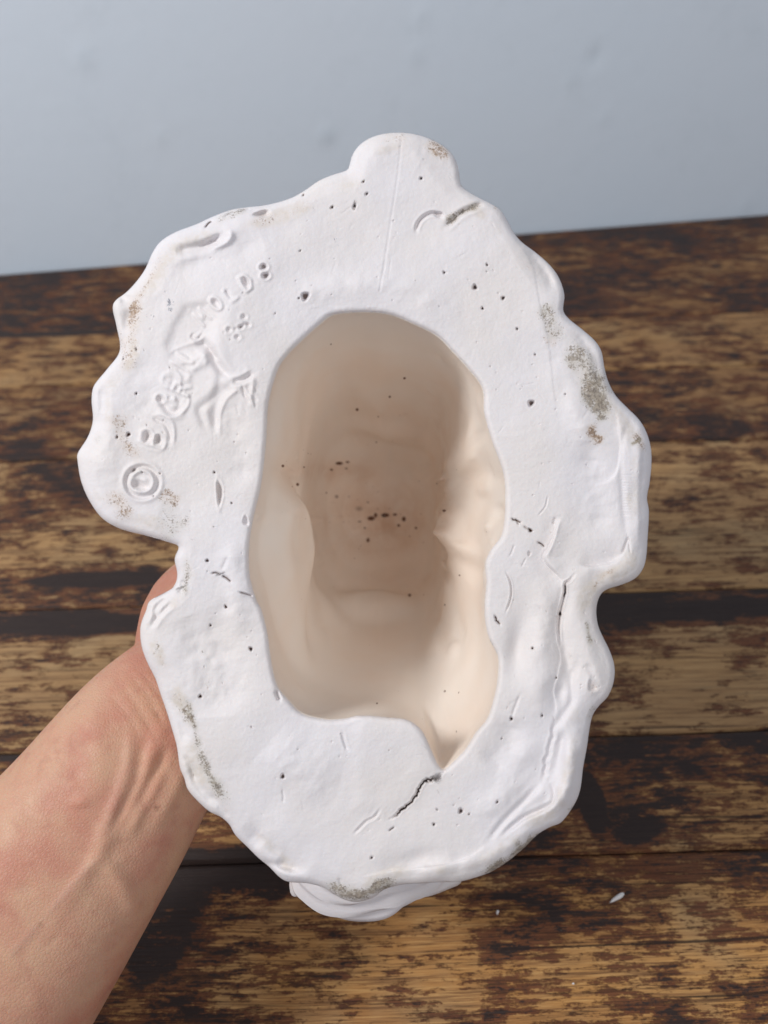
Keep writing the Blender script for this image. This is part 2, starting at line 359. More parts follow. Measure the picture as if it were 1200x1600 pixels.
def bump(x, y, rx, ry, ang, h, p=1.0):
    R = max(rx, ry) * 3; w = win(x - R, y - R, x + R, y + R); c, s_ = math.cos(math.radians(ang)), math.sin(math.radians(ang))
    u = ((XX[w] - x) * c + (YY[w] - y) * s_) / rx; v = (-(XX[w] - x) * s_ + (YY[w] - y) * c) / ry
    relief[w] += h * np.exp(-((u * u + v * v) ** p))
def pit(x, y, r, depth, ang=0, asp=1.0, dark=1.0, lip=0.3):
    R = r * asp * 3 + 3; w = win(x - R, y - R, x + R, y + R); c, s_ = math.cos(math.radians(ang)), math.sin(math.radians(ang))
    u = ((XX[w] - x) * c + (YY[w] - y) * s_) / (r * asp); v = (-(XX[w] - x) * s_ + (YY[w] - y) * c) / r
    q = np.hypot(u, v) * (1 + .12 * np.sin(3 * np.arctan2(v, u) + x))
    relief[w] += -depth / (1 + np.exp((q - 1) * 7)) + lip * np.exp(-((q - 1.6) / .4) ** 2)
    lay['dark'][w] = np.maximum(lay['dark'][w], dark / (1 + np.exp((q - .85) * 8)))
def poly_mask(pts, soft):
    p = np.array(pts, float); w = win(p[:, 0].min() - soft * 3, p[:, 1].min() - soft * 3, p[:, 0].max() + soft * 3, p[:, 1].max() + soft * 3)
    X, Y = XX[w], YY[w]; ins = np.zeros(X.shape, bool); n = len(p)
    for i in range(n):
        (x1, y1), (x2, y2) = p[i], p[(i + 1) % n]
        ins ^= ((y1 > Y) != (y2 > Y)) & (X < (x2 - x1) * (Y - y1) / (y2 - y1 + 1e-9) + x1)
    w2, d, _, _ = seg_dist(list(map(tuple, p)) + [tuple(p[0])], soft * 3)
    dd = np.full(X.shape, 1e3, np.float32); 
    dd = d[:X.shape[0], :X.shape[1]]
    sd = np.where(ins, dd, -dd)
    return w, 1 / (1 + np.exp(-np.clip(sd / soft * 2.5, -30, 30)))
def stain(layer, pts, w, amt):
    w = w * (1.25 if layer != 'blue' else .9); wn_, d, s, t = seg_dist(curve(pts), w * 3); tp = np.clip(np.minimum(t, 1 - t) * 4 + .15, 0, 1)
    d = d + 0.6 * w * STN[wn_]; amt = amt * (1 + .35 * STN2[wn_])
    lay[layer][wn_] = np.maximum(lay[layer][wn_], amt * tp * np.exp(-(d / w) ** 2))
def fnoise(scale, seed, octaves=3):
    out = np.zeros((GH, GW), np.float32); amp = 1
    g = np.random.default_rng(seed)
    for o in range(octaves):
        sc = scale / 2 ** o; h_, w_ = int(GH / sc) + 4, int(GW / sc) + 4; r = g.uniform(-1, 1, (h_, w_)).astype(np.float32)
        y = YY[:, 0] / sc; x = XX[0] / sc; yi = y.astype(int); xi = x.astype(int); fy = y - yi; fx = x - xi
        fy = fy * fy * (3 - 2 * fy); fx = fx * fx * (3 - 2 * fx)
        R0 = r[yi][:, xi] * (1 - fx) + r[yi][:, xi + 1] * fx; R1 = r[yi + 1][:, xi] * (1 - fx) + r[yi + 1][:, xi + 1] * fx
        out += amp * (R0 * (1 - fy[:, None]) + R1 * fy[:, None]); amp *= .5
    return out

STN = fnoise(26, 31, 3); STN2 = fnoise(40, 32, 3)
relief += 4.6 * fnoise(190, 1, 2) + 1.0 * fnoise(60, 2, 2) + 0.20 * fnoise(11, 3, 3)
# faint trowel streaks
relief += 0.10 * fnoise(3, 4, 1)

# --- lettering pressed into the clay: (c) B Y R O N  M O L D S, on an arc
def letter(ch, x, y, size, ang, ht=2.6, sw=1.7, rough=0.0):
    """strokes in a unit box, baseline at y=0, up = +y; ang = direction of reading (deg, picture axes, y down)"""
    G = {'B': [[(0,0),(0,1)], [(0,1),(.5,.98),(.62,.78),(.5,.55),(0,.52)], [(0,.52),(.55,.5),(.72,.27),(.55,.02),(0,0)]],
         'Y': [[(0,1),(.35,.5),(.35,0)], [(.72,1),(.35,.5)]],
         'R': [[(0,0),(0,1),(.5,.98),(.66,.76),(.5,.54),(0,.5)], [(.3,.5),(.72,0)]],
         'O': [[(.36 + .36 * math.cos(t), .5 + .5 * math.sin(t)) for t in np.linspace(0, 2 * math.pi, 12)]],
         'N': [[(0,0),(0,1),(.7,0),(.7,1)]], 'M': [[(0,0),(.05,1),(.4,.4),(.75,1),(.8,0)]],
         'L': [[(0,1),(0,0),(.6,0)]], 'D': [[(0,0),(0,1),(.45,.95),(.7,.5),(.45,.05),(0,0)]],
         'S': [[(.65,.85),(.35,1),(.05,.8),(.2,.55),(.55,.45),(.68,.2),(.35,0),(0,.15)]],
         'C': [[(.6,.8),(.35,1),(.05,.75),(0,.5),(.05,.25),(.35,0),(.6,.2)]]}
    c, s_ = math.cos(math.radians(ang)), math.sin(math.radians(ang))
    for st in G[ch]:
        pts = []
        for (u, v) in st:
            u, v = (u - .35) * size * .82, (v - .5) * size
            pts.append((x + u * c + v * s_, y + u * s_ - v * c))
        if rough: pts = [(a + rng.normal(0, rough), b_ + rng.normal(0, rough)) for a, b_ in pts]
        p = np.array(pts); w_, d, _, t = seg_dist(p, 10)
        relief[w_] = relief[w_] + ht * .8 * (np.exp(-(d / (sw * 1.15)) ** 2) - 0.25 * np.exp(-((d - 2.6 * sw) / (1.1 * sw)) ** 2)) * (1 if len(p) > 2 else .9)
    return c, s_
# copyright sign
relief_before = relief.copy()
th = np.linspace(0, 2 * np.pi, 24)
ring = [(222 + 25 * math.cos(t), 753 + 24 * math.sin(t)) for t in th]
groove(ring, 3.6, 3.4, lip=1.8, taper=False)
ridge([(222 + 29 * math.cos(t), 753 + 28 * math.sin(t)) for t in th], 2.0, 1.6, False)
ridge([(222 + 17 * math.cos(t), 752 + 17 * math.sin(t)) for t in np.linspace(-2.5, 2.2, 16)], 2.4, 2.4, False)
pit(218, 758, 6, 6, 15, 1.9, .30); pit(209, 735, 2.6, 5, -40, 1.7, .55); bump(226, 750, 6, 4, 0, 2)
# B with its two open counters
ridge([(219,690),(221,674),(229,670),(238,674),(240,688),(236,696),(219,690)], 2.0, 2.3, False)
ridge([(240,688),(243,678),(253,679),(259,686),(256,699),(250,701),(238,696)], 2.0, 2.3, False)
pit(230, 682.5, 4.2, 7, 103, 1.75, .33); pit(247, 687, 4.0, 6.5, 108, 1.6, .33)
ridge([(222,698),(238,704),(254,704),(260,692)], 1.6, 1.2, False)
# Y: forked ridge with a loop that runs down the right of the B
ridge([(238,655),(243,648),(256,648),(266,656),(272,670),(271,690),(268,698)], 2.6, 2.6)
groove([(236,650),(246,657),(258,663),(266,680),(266,694)], 2.8, 3.2, lip=.6)
groove([(248,618),(262,640),(275,644),(282,630)], 5, 4.0, lip=1.6)
ridge([(258,650),(275,650),(292,636),(295,622),(290,612)], 2.4, 3.0)
# R and O as worn loops
for (x, y, r) in ((251, 623, 8), (268, 594, 13)):
    pts = [(x + r * math.cos(t) * 1.15, y + r * math.sin(t)) for t in th]
    ridge(pts, 2.8, 2.0, False); pit(x - 1, y, r * .4, 2.8, 30, 1.3, .10)
letter('R', 284, 607, 26, -68, 3.2, 1.9, .8)
letter('N', 286, 566, 27, -58, 3.0, 1.9, .9)
# M crushed, then O L D S
letter('M', 315, 496, 24, -48, 2.8, 1.9, .8)
letter('O', 337, 474, 24, -43, 3.0, 1.9)
pit(337, 473, 4.2, 3.5, 55, 1.4, .06)
letter('L', 361, 459, 22, -38, 2.3, 1.9); groove([(352,452),(357,462),(362,470)], 2.4, 4, dark=.3)
letter('D', 385, 441, 26, -30, 3.0, 1.8); pit(384, 441, 3.6, 6, 64, 1.8, .2)
for (x, y) in ((412, 417), (415, 431)):
    ridge([(x + 8.5 * math.cos(t), y + 6.5 * math.sin(t)) for t in th], 1.8, 1.9, False); pit(x, y, 4.0, 8, 0, 1.15, .5)
# the small symbol under the word
for (x, y, r, dk) in ((381, 495, 4.5, .25), (358, 515, 4.5, .12), (371, 527, 4.2, .08), (376, 511, 4, .5), (388, 508, 3.2, .3)):
    ridge([(x + (r + 2.5) * math.cos(t), y + (r + 1.5) * math.sin(t)) for t in th], 1.7, 1.0, False); pit(x, y, r * .7, 3.5, 0, 1.1, dk)
groove([(376,512),(384,506),(391,508)], 2, 4, dark=.35); groove([(364,518),(371,512)], 2, 2)

# --- the crushed patch in the middle of the lettering
w_, mk = poly_mask([(290,478),(322,474),(336,498),(328,530),(318,548),(296,556),(268,556),(259,540),(270,512)], 7)
relief[w_] -= 5.0 * mk
w_, mk = poly_mask([(258,592),(262,575),(285,556),(312,546),(330,552),(322,572),(300,582),(296,598),(282,612),(262,606)], 4)
relief[w_] += mk * (1.4 + 2.3 * (fnoise(16, 11, 4)[w_]))
w_, mk = poly_mask([(258,620),(290,604),(300,618),(284,634),(262,636)], 4); relief[w_] += mk * (2.0 * (fnoise(8, 12, 3)[w_]))
groove([(318,520),(308,530),(300,526),(306,520)], 2.2, 2.4, lip=1.2)
ridge([(262,553),(280,543),(300,536),(316,532)], 2.5, 2.0)
groove([(305,545),(318,538),(328,548),(337,566),(350,582),(364,594)], 6.5, 7.5, lip=1.2)
groove([(322,540),(333,552),(340,563)], 1.8, 4, dark=.35, wob=.8)
groove([(362,597),(378,594),(398,582)], 4.0, 5.5, lip=1.5)
groove([(362,598),(352,608),(343,622),(337,640),(336,662),(340,682)], 8.5, 5.5, lip=.4)
ridge([(374,608),(356,620),(347,636),(343,655),(343,684)], 3.2, 3.6)
groove([(341,574),(343,596),(338,614),(322,630),(312,640),(318,660),(328,682)], 6.0, 3.4, lip=.3)
ridge([(396,590),(395,604),(392,620),(396,640)], 3.5, 3.2)
for i in range(22):
    x, y = 372 + rng.uniform(-8, 28), 600 + rng.uniform(-4, 34); groove([(x, y), (x + rng.uniform(4, 12), y + rng.uniform(8, 20))], 1.1, rng.uniform(.8, 1.8))
bump(355, 500, 16, 22, 20, 2.2); bump(345, 540, 10, 24, -20, 2.5)
delta = relief - relief_before
for _ in range(3):
    delta = .25 * np.roll(delta, 1, 0) + .5 * delta + .25 * np.roll(delta, -1, 0); delta = .25 * np.roll(delta, 1, 1) + .5 * delta + .25 * np.roll(delta, -1, 1)
relief = relief_before + .92 * delta
# --- dents and seams of the upper band
groove([(272,394),(300,388),(325,381),(352,370)], 7.5, 6.5, lip=0.8)
groove([(310,386),(330,377),(350,364)], 4.0, 4.0); ridge([(330,388),(352,380),(361,368),(356,356)], 4.5, 3.6)
pit(410, 334, 4.5, 7, -8, 2.3, .30); groove([(320,357),(326,349),(333,345)], 1.8, 4, dark=.7); groove([(350,340),(358,333),(368,330)], 2.0, 3, dark=.4)
groove([(378,328),(390,326)], 1.6, 2.5, dark=.4)
bump(195, 468, 12, 9, 0, -4.5); pit(194, 466, 5.5, 3, 0, 1.2, .15); bump(200, 490, 12, 24, 10, -3)
groove([(627,215),(622,270),(613,330),(603,395),(592,462)], 1.6, 0.5, lip=.15, taper=False)
groove([(612,398),(606,440)], 1.2, .5); groove([(604,405),(598,430)], 1, .4)
groove([(650,363),(653,350),(662,339),(675,333),(690,334)], 2.6, 5.0, lip=.8, dark=.28); pit(686, 336, 4.2, 5, 10, 1.5, .35)
groove([(758,317),(740,324),(722,332),(706,346),(693,357)], 4.2, 5.0, lip=.8)
step([(783,330),(806,372),(832,415),(842,470),(856,530),(864,600),(874,680)], 22, 0.7)
# --- right flank
step([(962,640),(969,690),(964,735),(948,752),(925,757)], 16, -2.2)
groove([(985,655),(972,690),(970,740),(975,800),(978,850)], 5, 2.0)
ridge([(1000,690),(997,760),(998,830),(996,868)], 5, 1.6)
for i in range(16):
    y = 742 + i * 4.2; groove([(968, y), (982, y + rng.uniform(-1, 1)), (992, y + 1)], 1.0, .55)
groove([(982,838),(977,852),(971,868)], 1.8, 3.4, dark=.3); groove([(982,840),(984,858),(986,866)], 1.4, 2)
step([(905,882),(925,884),(945,881),(962,876),(976,864)], 16, 3.4)
groove([(905,882),(925,884),(945,881),(962,876)], 2.4, 1.8)
# the flap and its long crack
step([(875,806),(868,822),(864,840),(857,856),(849,868),(853,880),(862,890),(874,902),(882,911)], 16, -4.2)
groove([(876,806),(869,822),(864,840),(857,856),(849,868),(853,880),(862,890),(874,902),(882,911)], 2.4, 3.2)
groove([(868,808),(864,820)], 1.8, 3, dark=.2); ridge([(874,812),(868,832),(860,856),(854,872)], 3.4, 2.2)
groove([(898,897),(890,907),(883,912),(883,925),(879,942),(875,960),(873,985),(876,1010)], 2.0, 5.0, lip=1.0, dark=.12)
groove([(883,912),(883,925),(879,936)], 1.3, 5, dark=.75, wob=.3)
step([(882,920),(877,945),(873,975),(870,1000),(876,1025),(871,1055),(865,1080),(869,1105),(863,1135)], 20, -1.6)
pit(875, 959, 2.2, 5, 90, 1.4, .8)
groove([(839,847),(846,850),(852,856)], 1.3, 5, dark=.8); groove([(798,811),(806,813),(815,818)], 1.3, 4, dark=.8, wob=.7); groove([(805,810),(811,821)], 1.1, 3, dark=.6)
groove([(818,822),(824,826),(831,829)], 1.4, 3.5, dark=.5); pit(829, 829, 2.4, 6, 30, 1.3, .9)
groove([(856,774),(853,790),(846,800),(840,806)], 1.2, 1.4, lip=.5); groove([(804,851),(800,862),(796,870)], 1.2, 1.6)
pit(827, 865, 2.2, 3, 90, 1.6, .35); groove([(822,872),(815,886)], 1.2, 1.4)
groove([(790,893),(796,905),(799,920),(798,935),(793,950),(790,958)], 1.3, 3.0, lip=.8, dark=.25)
groove([(773,961),(777,970),(783,978)], 1.6, 4.5, dark=.75, wob=.6)
bump(808, 1012, 15, 38, 8, -9.0); bump(815, 985, 20, 55, 5, -3); bump(840, 1060, 25, 60, 0, 3)
groove([(813,1085),(805,1105),(799,1122)], 2.2, 1.6); 
def broad(pts, w, h, wob=.5):
    w_, d, _, t = seg_dist(curve(pts), w * 2.6); tp = np.clip(np.minimum(t, 1 - t) * 5, 0, 1)
    relief[w_] += h * tp * np.exp(-(d / w) ** 2) * (1 + wob * STN2[w_])
broad([(886,915),(876,975),(886,1040),(874,1085),(878,1125)], 11, -6); broad([(846,900),(850,980),(846,1060),(840,1130)], 18, 4)
broad([(800,1120),(790,1160),(760,1210)], 22, -4); broad([(830,1150),(815,1200),(780,1250),(730,1290)], 20, 4)
broad([(905,1130),(900,1190),(885,1240),(850,1275)], 14, 6); broad([(880,1140),(872,1190),(862,1215)], 7, -4)
broad([(700,1330),(640,1345),(580,1358)], 14, -4); broad([(380,1290),(430,1335),(490,1365)], 16, -5); broad([(400,1318),(440,1350)], 10, 4)
broad([(300,960),(330,1040),(340,1130)], 40, -6); broad([(420,1160),(470,1200),(540,1220)], 40, 4)
broad([(930,690),(925,780),(930,850)], 26, -5); broad([(870,560),(900,640),(920,700)], 20, 4); broad([(250,430),(330,400),(420,370)], 22, -4)
broad([(175,620),(165,690),(165,770)], 22, 4); broad([(200,560),(230,620),(225,660)], 24, -3); broad([(560,240),(620,235),(690,260)], 22, 3)
broad([(430,480),(520,450),(640,455),(720,510)], 20, 3); broad([(330,620),(370,680),(370,780)], 26, -4); broad([(360,840),(370,930),(380,1000)], 18, 4)
for c in ([(206,480),(196,520),(190,560)], [(160,600),(160,640),(150,680)], [(235,400),(222,430),(200,455)], [(262,1080),(285,1130),(290,1170)], [(295,1190),(312,1230),(345,1262)], [(820,385),(850,420),(868,460)], [(890,515),(925,550),(940,600)]):
    broad(c, 8, -3.4)
# the thick rolled edge down the right
w_, d, s_, t = seg_dist(curve([(1000,672),(996,740),(992,820),(985,880),(950,900)]), 40)
relief[w_] += 3.5 * np.exp(-(d / 12) ** 2) * (1 + .6 * fnoise(40, 51, 2)[w_])
w_, d, s_, t = seg_dist(curve([(890,1180),(885,1230),(862,1268),(820,1300),(780,1330),(730,1352),(660,1366)]), 40)
relief[w_] += 4.5 * np.exp(-(d / 13) ** 2) * (1 + .7 * fnoise(34, 52, 2)[w_])
w_, d, s_, t = seg_dist(curve([(905,905),(900,950),(915,1000),(925,1050),(915,1090),(895,1130),(885,1180),(880,1230),(862,1262)]), 60)
relief[w_] += 5.0 * np.exp(-(d / 20) ** 2)
groove([(905,1030),(893,1060),(893,1095),(878,1120),(868,1135),(868,1150)], 6, 4.0)
groove([(868,1128),(862,1155),(856,1180),(851,1205),(848,1222)], 3.0, 3.0, lip=.6, wob=1.2)
pit(925, 1072, 5, 4, 75, 1.6, .1); groove([(915,1035),(928,1060),(934,1085)], 5, 2.5)
bump(845, 1240, 13, 18, 30, 6.0); groove([(858,1220),(866,1236),(863,1254),(848,1264),(822,1276),(800,1292),(780,1308)], 3.8, 4.0, lip=.5)
groove([(846,1222),(832,1238),(812,1258),(790,1280),(772,1302),(760,1318)], 4.6, 3.0, lip=.4)
step([(760,1318),(735,1338),(700,1350),(650,1356),(600,1362),(560,1372)], 14, -1.8)
# tongue at the foot of the opening, cracks
w_, mk = poly_mask([(548,1112),(560,1130),(552,1190),(558,1260),(600,1275),(645,1245),(668,1216),(688,1205),(672,1160),(650,1115)], 12)
relief[w_] += 2.4 * mk
cr_ = [(694,1206),(686,1214),(676,1217),(666,1219),(657,1228),(653,1238),(645,1250),(634,1261),(626,1266),(618,1275),(608,1281)]
groove(cr_, 1.5, 9, lip=1.0, dark=.9, wob=.8); groove([(662,1219),(670,1222),(678,1218)], 1.4, 5, dark=.6)
groove([(617,1292),(612,1295),(607,1299)], 1.1, 5, dark=.8)
groove([(594,1264),(585,1277),(572,1284),(560,1296),(551,1304)], 2.0, 2.6, lip=.6); groove([(534,1143),(538,1158),(544,1175)], 2.4, 2.6, lip=.5)
# left flank cracks
groove([(330,896),(338,895),(347,899)], 1.2, 5, dark=.8); groove([(346,899),(354,903),(363,911)], 1.8, 5, dark=.7)
groove([(373,925),(384,928),(397,932)], 1.3, 5, dark=.6, lip=.8); bump(353, 948, 10, 10, 0, -2.5); pit(353, 948, 2.0, 4, 60, 1.6, .8)
pit(343, 770, 3.6, 9, 88, 4.0, .30, lip=.9); pit(384, 814, 3.5, 5, 80, 1.8, .2); groove([(355,870),(350,884),(345,890)], 3, 1.6)
groove([(431,1078),(434,1087),(438,1096)], 3.0, 6, dark=.35)
bump(350, 1015, 70, 60, 30, -5); bump(470, 1300, 60, 30, 20, 2)
groove([(441,1232),(443,1244),(442,1256)], 1.6, 1.8); pit(393, 1136, 1.3, 3, 0, 1, .6); groove([(386,1135),(399,1137)], 1, .9)
groove([(530,1372),(534,1385)], 2.5, 2.5)
for c in ([(285,905),(284,918),(280,930)], [(262,935),(245,950),(243,975)], [(270,940),(250,960),(232,985)]): groove(c, 4, 3.2, lip=.8)
groove([(405,1350),(440,1352),(470,1362)], 6, 4); bump(455, 1365, 26, 9, 10, 4)
for c in ([(285,1180),(300,1200),(306,1225)], [(330,1240),(345,1262),(360,1280)]): groove(c, 4.5, 2.4)
# pinholes
for (x, y, r) in [(477,463,5.6),(467,466,1.5),(568,284,1.8),(573,303,2.2),(554,322,2.8),(519,324,2.2),(658,279,2.2),(474,305,1.7),(469,392,1.4),(694,426,1.9),(761,414,1.8),(742,449,3.8),(786,466,2.7),(754,482,2.0),(808,514,1.8),(830,630,4.4),(883,616,1.3),(836,554,1.3),(720,1267,3.6),(678,1288,2.1),(777,1253,2.0),(733,1272,1.5),(799,1123,2.6),(847,1118,2),(581,1340,2),(442,1213,3.1),(313,1088,2.8),(392,1014,2.8),(329,977,1.8),(324,876,2.4),(335,738,1.7),(362,786,1.4),(201,679,3.0),(183,683,1.9),(213,615,1.8),(213,546,1.5),(193,561,1.2),(832,1013,2),(683,1265,1.3),(869,1059,1.6),(784,1154,1.3),(690,1180,1.2),(430,490,1.1),(615,345,1),(250,740,1.4),(222,738,1.3),(240,775,1.3)]:
    pit(x, y, r * .86, 3.5 + r * 1.3, rng.uniform(0, 180), rng.uniform(1, 1.35), .78 if r < 3.4 else .62)
for i in range(170):
    a = rng.uniform(-np.pi, np.pi); s = rng.uniform(.08, .93); r = (r_hole(a) * (1 - s) + r_out(a) * s)
    pit(CX + r * math.cos(a), CY + r * math.sin(a), rng.uniform(.7, 1.15), rng.uniform(1.2, 2.4), 0, 1, rng.uniform(.2, .65), .1)
for i in range(60):
    a = rng.uniform(-np.pi, np.pi); s = rng.uniform(.1, .9); r = (r_hole(a) * (1 - s) + r_out(a) * s); x, y = CX + r * math.cos(a), CY + r * math.sin(a)
    t = rng.uniform(0, 3.1); L = rng.uniform(6, 26); groove([(x, y), (x + L * math.cos(t), y + L * math.sin(t))], 1.1, rng.uniform(.2, .55))
# --- dirt
for l, pts, w, a in [
    ('brown', [(268,392),(250,412),(228,448),(210,480),(206,520),(198,560),(186,610)], 10, .85), ('brown', [(183,640),(190,680),(205,700),(226,722)], 12, .75),
    ('brown', [(176,760),(184,788),(212,812)], 12, .85), ('brown', [(250,765),(262,775),(288,785)], 9, .85), ('grey', [(235,800),(270,815),(296,835)], 20, .62),
    ('grey', [(291,862),(293,885),(291,915),(285,935)], 6, .85), ('brown', [(596,213),(618,216),(640,214)], 6, .6), ('brown', [(660,222),(685,235),(703,256)], 7, .85),
    ('brown', [(360,356),(420,343),(480,322),(510,305)], 8, .38), ('brown', [(766,320),(780,332),(786,352)], 7, .6), ('grey', [(755,318),(725,330),(702,347),(692,357)], 6, 1.1),
    ('grey', [(851,468),(858,488),(868,512),(886,535)], 10, 1.2), ('brown', [(850,520),(862,532),(874,540)], 9, .8), ('grey', [(886,530),(905,560),(918,585),(932,615),(942,645),(946,665)], 14, 1.25),
    ('brown', [(896,552),(908,580),(930,620)], 9, .6), ('grey', [(936,635),(946,660)], 9, 1.0), ('brown', [(918,662),(930,680),(948,690)], 9, 1.05),
    ('brown', [(986,675),(1000,690),(1009,712)], 7, .65), ('grey', [(983,696),(994,690),(1006,683)], 3, 1.1), ('brown', [(966,888),(945,898),(932,912),(927,930)], 5, .75),
    ('grey', [(915,965),(920,990),(926,1015)], 4, .8), ('brown', [(925,1065),(931,1085)], 7, .8), ('grey', [(241,990),(246,1008),(250,1030)], 6, .75), ('brown', [(240,1020),(252,1030),(262,1050)], 6, .6),
    ('grey', [(271,1072),(290,1105),(303,1135),(308,1160),(318,1185),(328,1210),(345,1238),(368,1262)], 9, 1.15), ('brown', [(271,1072),(290,1105),(303,1135),(308,1160)], 7, .6),
    ('grey', [(500,1381),(520,1388),(540,1394),(565,1396),(600,1385),(640,1366)], 9, 1.15), ('grey', [(745,1369),(775,1356),(800,1340),(825,1320),(858,1297)], 9, 1.35), ('grey', [(700,1368),(735,1372)], 6, .6),
    ('grey', [(310,1005),(325,1030),(338,1055)], 4, .45), ('grey', [(330,352),(360,335),(395,327)], 6, .7), ('grey', [(275,390),(320,380)], 7, .45), ('grey', [(930,1100),(920,1125)], 4, .7), ('grey', [(885,1270),(900,1255)], 5, .7),
    ('brown', [(800,385),(820,400),(850,440)], 9, .35), ('grey', [(145,690),(160,680)], 5, .5),
    ('blue', [(250,456),(256,462)], 5, .9), ('blue', [(266,462),(268,478),(262,490)], 6, 1.0), ('blue', [(240,486),(232,492),(246,496)], 7, .8), ('blue', [(516,362),(530,386),(536,394)], 5, .8), ('blue', [(292,458),(300,452)], 4, .5)]:
    stain(l, pts, w, a)

relief *= 1.3
# distance to the silhouettes for the rounded edges
def edge_dist(c, pad):
    d = np.full((GH, GW), 1e3, np.float32); n = len(c)
    for i in range(n):
        a, b_ = c[i], c[(i + 1) % n]; w = win(min(a[0], b_[0]) - pad, min(a[1], b_[1]) - pad, max(a[0], b_[0]) + pad, max(a[1], b_[1]) + pad)
        e = b_ - a; ll = e @ e + 1e-9; t = np.clip(((XX[w] - a[0]) * e[0] + (YY[w] - a[1]) * e[1]) / ll, 0, 1)
        d[w] = np.minimum(d[w], np.hypot(XX[w] - a[0] - t * e[0], YY[w] - a[1] - t * e[1]))
    return d
oc = np.stack([CX + RO * np.cos(A), CY + RO * np.sin(A)], -1)[::3]; hc = np.stack([CX + RI * np.cos(A), CY + RI * np.sin(A)], -1)[::3]
DO = edge_dist(oc, 44); DH = edge_dist(hc, 34)
wvar = 1 + .55 * fnoise(85, 21, 2)                        # uneven chamfer
lay['grime'] += 1.5 * np.exp(-((DO - 15 - 6 * wvar) / 11) ** 2) * np.clip(.25 + 1.1 * fnoise(60, 41, 3), 0, 1) + .5 * np.exp(-(DH / 9) ** 2) * np.clip(.3 + fnoise(50, 42, 2), 0, 1)
def quarter(d, R): q = np.clip(1 - d / R, 0, 1); return -R * (1 - np.sqrt(np.clip(1 - q * q, 0, 1)))
relief += quarter(DO, 10.0) * 1.3 - 8.5 * wvar * np.clip(1 - DO / (30 * np.clip(wvar, .5, 1.6)), 0, 1) ** 1.4
relief += quarter(DH, 9.0) - 2.0 * np.clip(1 - DH / 30, 0, 1) ** 2
def samp(img, x, y):
    x = np.clip(x, 0, GW - 2); y = np.clip(y, 0, GH - 2); xi = x.astype(int); yi = y.astype(int); fx = x - xi; fy = y - yi
    return (img[yi, xi] * (1 - fx) + img[yi, xi + 1] * fx) * (1 - fy) + (img[yi + 1, xi] * (1 - fx) + img[yi + 1, xi + 1] * fx) * fy

# --- underside rows, from the hole to the outer edge
NF = 250
sv = np.linspace(0, 1, NF); sv = sv - 0.03 * np.sin(2 * np.pi * sv)      # a little denser at both edges
rr = RI[None] * (1 - sv[:, None]) + RO[None] * sv[:, None]
px = CX + rr * np.cos(A)[None]; py = CY + rr * np.sin(A)[None]
hf = samp(relief, px, py)
Vf = P(px, py, D0 - hf * MM)
dark_f = samp(lay['dark'], px, py)
attrs_f = {k_: samp(v_, px, py) for k_, v_ in lay.items()}

# --- the inside
M2 = N // 2; A2 = A[::2]
def ell(ax, ay, cx, cy, p=2.2):
    c, s_ = np.cos(A2), np.sin(A2)
    r = 1 / ((np.abs(c) / ax) ** p + (np.abs(s_) / ay) ** p) ** (1 / p)
    # offset centre, approximated
    return r + (cx - CX) * c + (cy - CY) * s_
RI2 = RI[::2]
he = hf[0, ::2]                                     # height at the hole's edge (px)
C1 = np.maximum(csm(RI2, 400) + 14, RI2 + 3)
keys = [(0.0, RI2), (0.006, RI2 * .35 + C1 * .65), (0.016, C1), (0.045, csm(C1, 700) * .55 + .45 * ell(178, 322, 588, 815, 3.2)), (0.080, ell(152, 285, 583, 812, 3.4)), (0.115, ell(152, 232, 578, 808, 3.4)), (0.142, ell(142, 185, 578, 805, 3.2)), (0.157, ell(125, 138, 580, 805, 2.8)), (0.167, ell(95, 92, 585, 805)), (0.171, ell(50, 45, 592, 805)), (0.172, ell(4, 4, 600, 810))]
NI = 260
kd = np.array([k_[0] for k_ in keys]); tt_ = np.concatenate([np.linspace(0, .19, 200, endpoint=False), ])
# parametrise by arc so that the floor gets rows too
arc = np.concatenate([[0], np.cumsum([math.hypot((keys[i + 1][0] - keys[i][0]), (keys[i + 1][1].mean() - keys[i][1].mean()) * MM) for i in range(len(keys) - 1)])])
ta = np.linspace(0, arc[-1], NI); dl = np.interp(ta, arc, kd)
RR = np.empty((NI, M2)); K = np.array([k_[1] for k_ in keys])
for j in range(M2): RR[:, j] = np.interp(ta, arc, K[:, j])
for _ in range(60): RR[6:-1] = .25 * RR[5:-2] + .5 * RR[6:-1] + .25 * np.vstack([RR[7:]]) if False else .25 * RR[5:-2] + .5 * RR[6:-1] + .25 * RR[7:]
for _ in range(6): RR[2:-1] = .25 * RR[1:-2] + .5 * RR[2:-1] + .25 * RR[3:]
def ang(d): return math.radians(d)
def ad(a0): return np.abs((A2 - a0 + np.pi) % (2 * np.pi) - np.pi)
DL = dl[:, None]
def lump(a_deg, d0, wa, wdl, h, p=1.0):
    q = (ad(ang(a_deg))[None] / math.radians(wa)) ** 2 + ((DL - d0) / wdl) ** 2
    return h * np.exp(-q ** p)
env = np.clip(DL / .02, 0, 1) * np.clip((.171 - DL) / .02, 0, 1)
L = np.zeros_like(RR)
L += lump(160, .054, 38, .022, 46, 3.6)        # left swelling with its crisp right side
L += lump(150, .09, 22, .02, 12, 1.4) + lump(222, .045, 14, .022, 16, 1.5)
L += lump(9, .078, 14, .014, 24, 2.4) + lump(21, .075, 8, .018, 18, 1.6) + lump(-5, .10, 9, .015, 14) + lump(17, .10, 5, .012, 16)
L += lump(-22, .06, 14, .022, -12) + lump(-38, .07, 10, .03, 16, 1.6) + lump(-22, .085, 7, .010, 12) + lump(-31, .10, 6, .008, 9) + lump(-14, .095, 5, .008, 8)
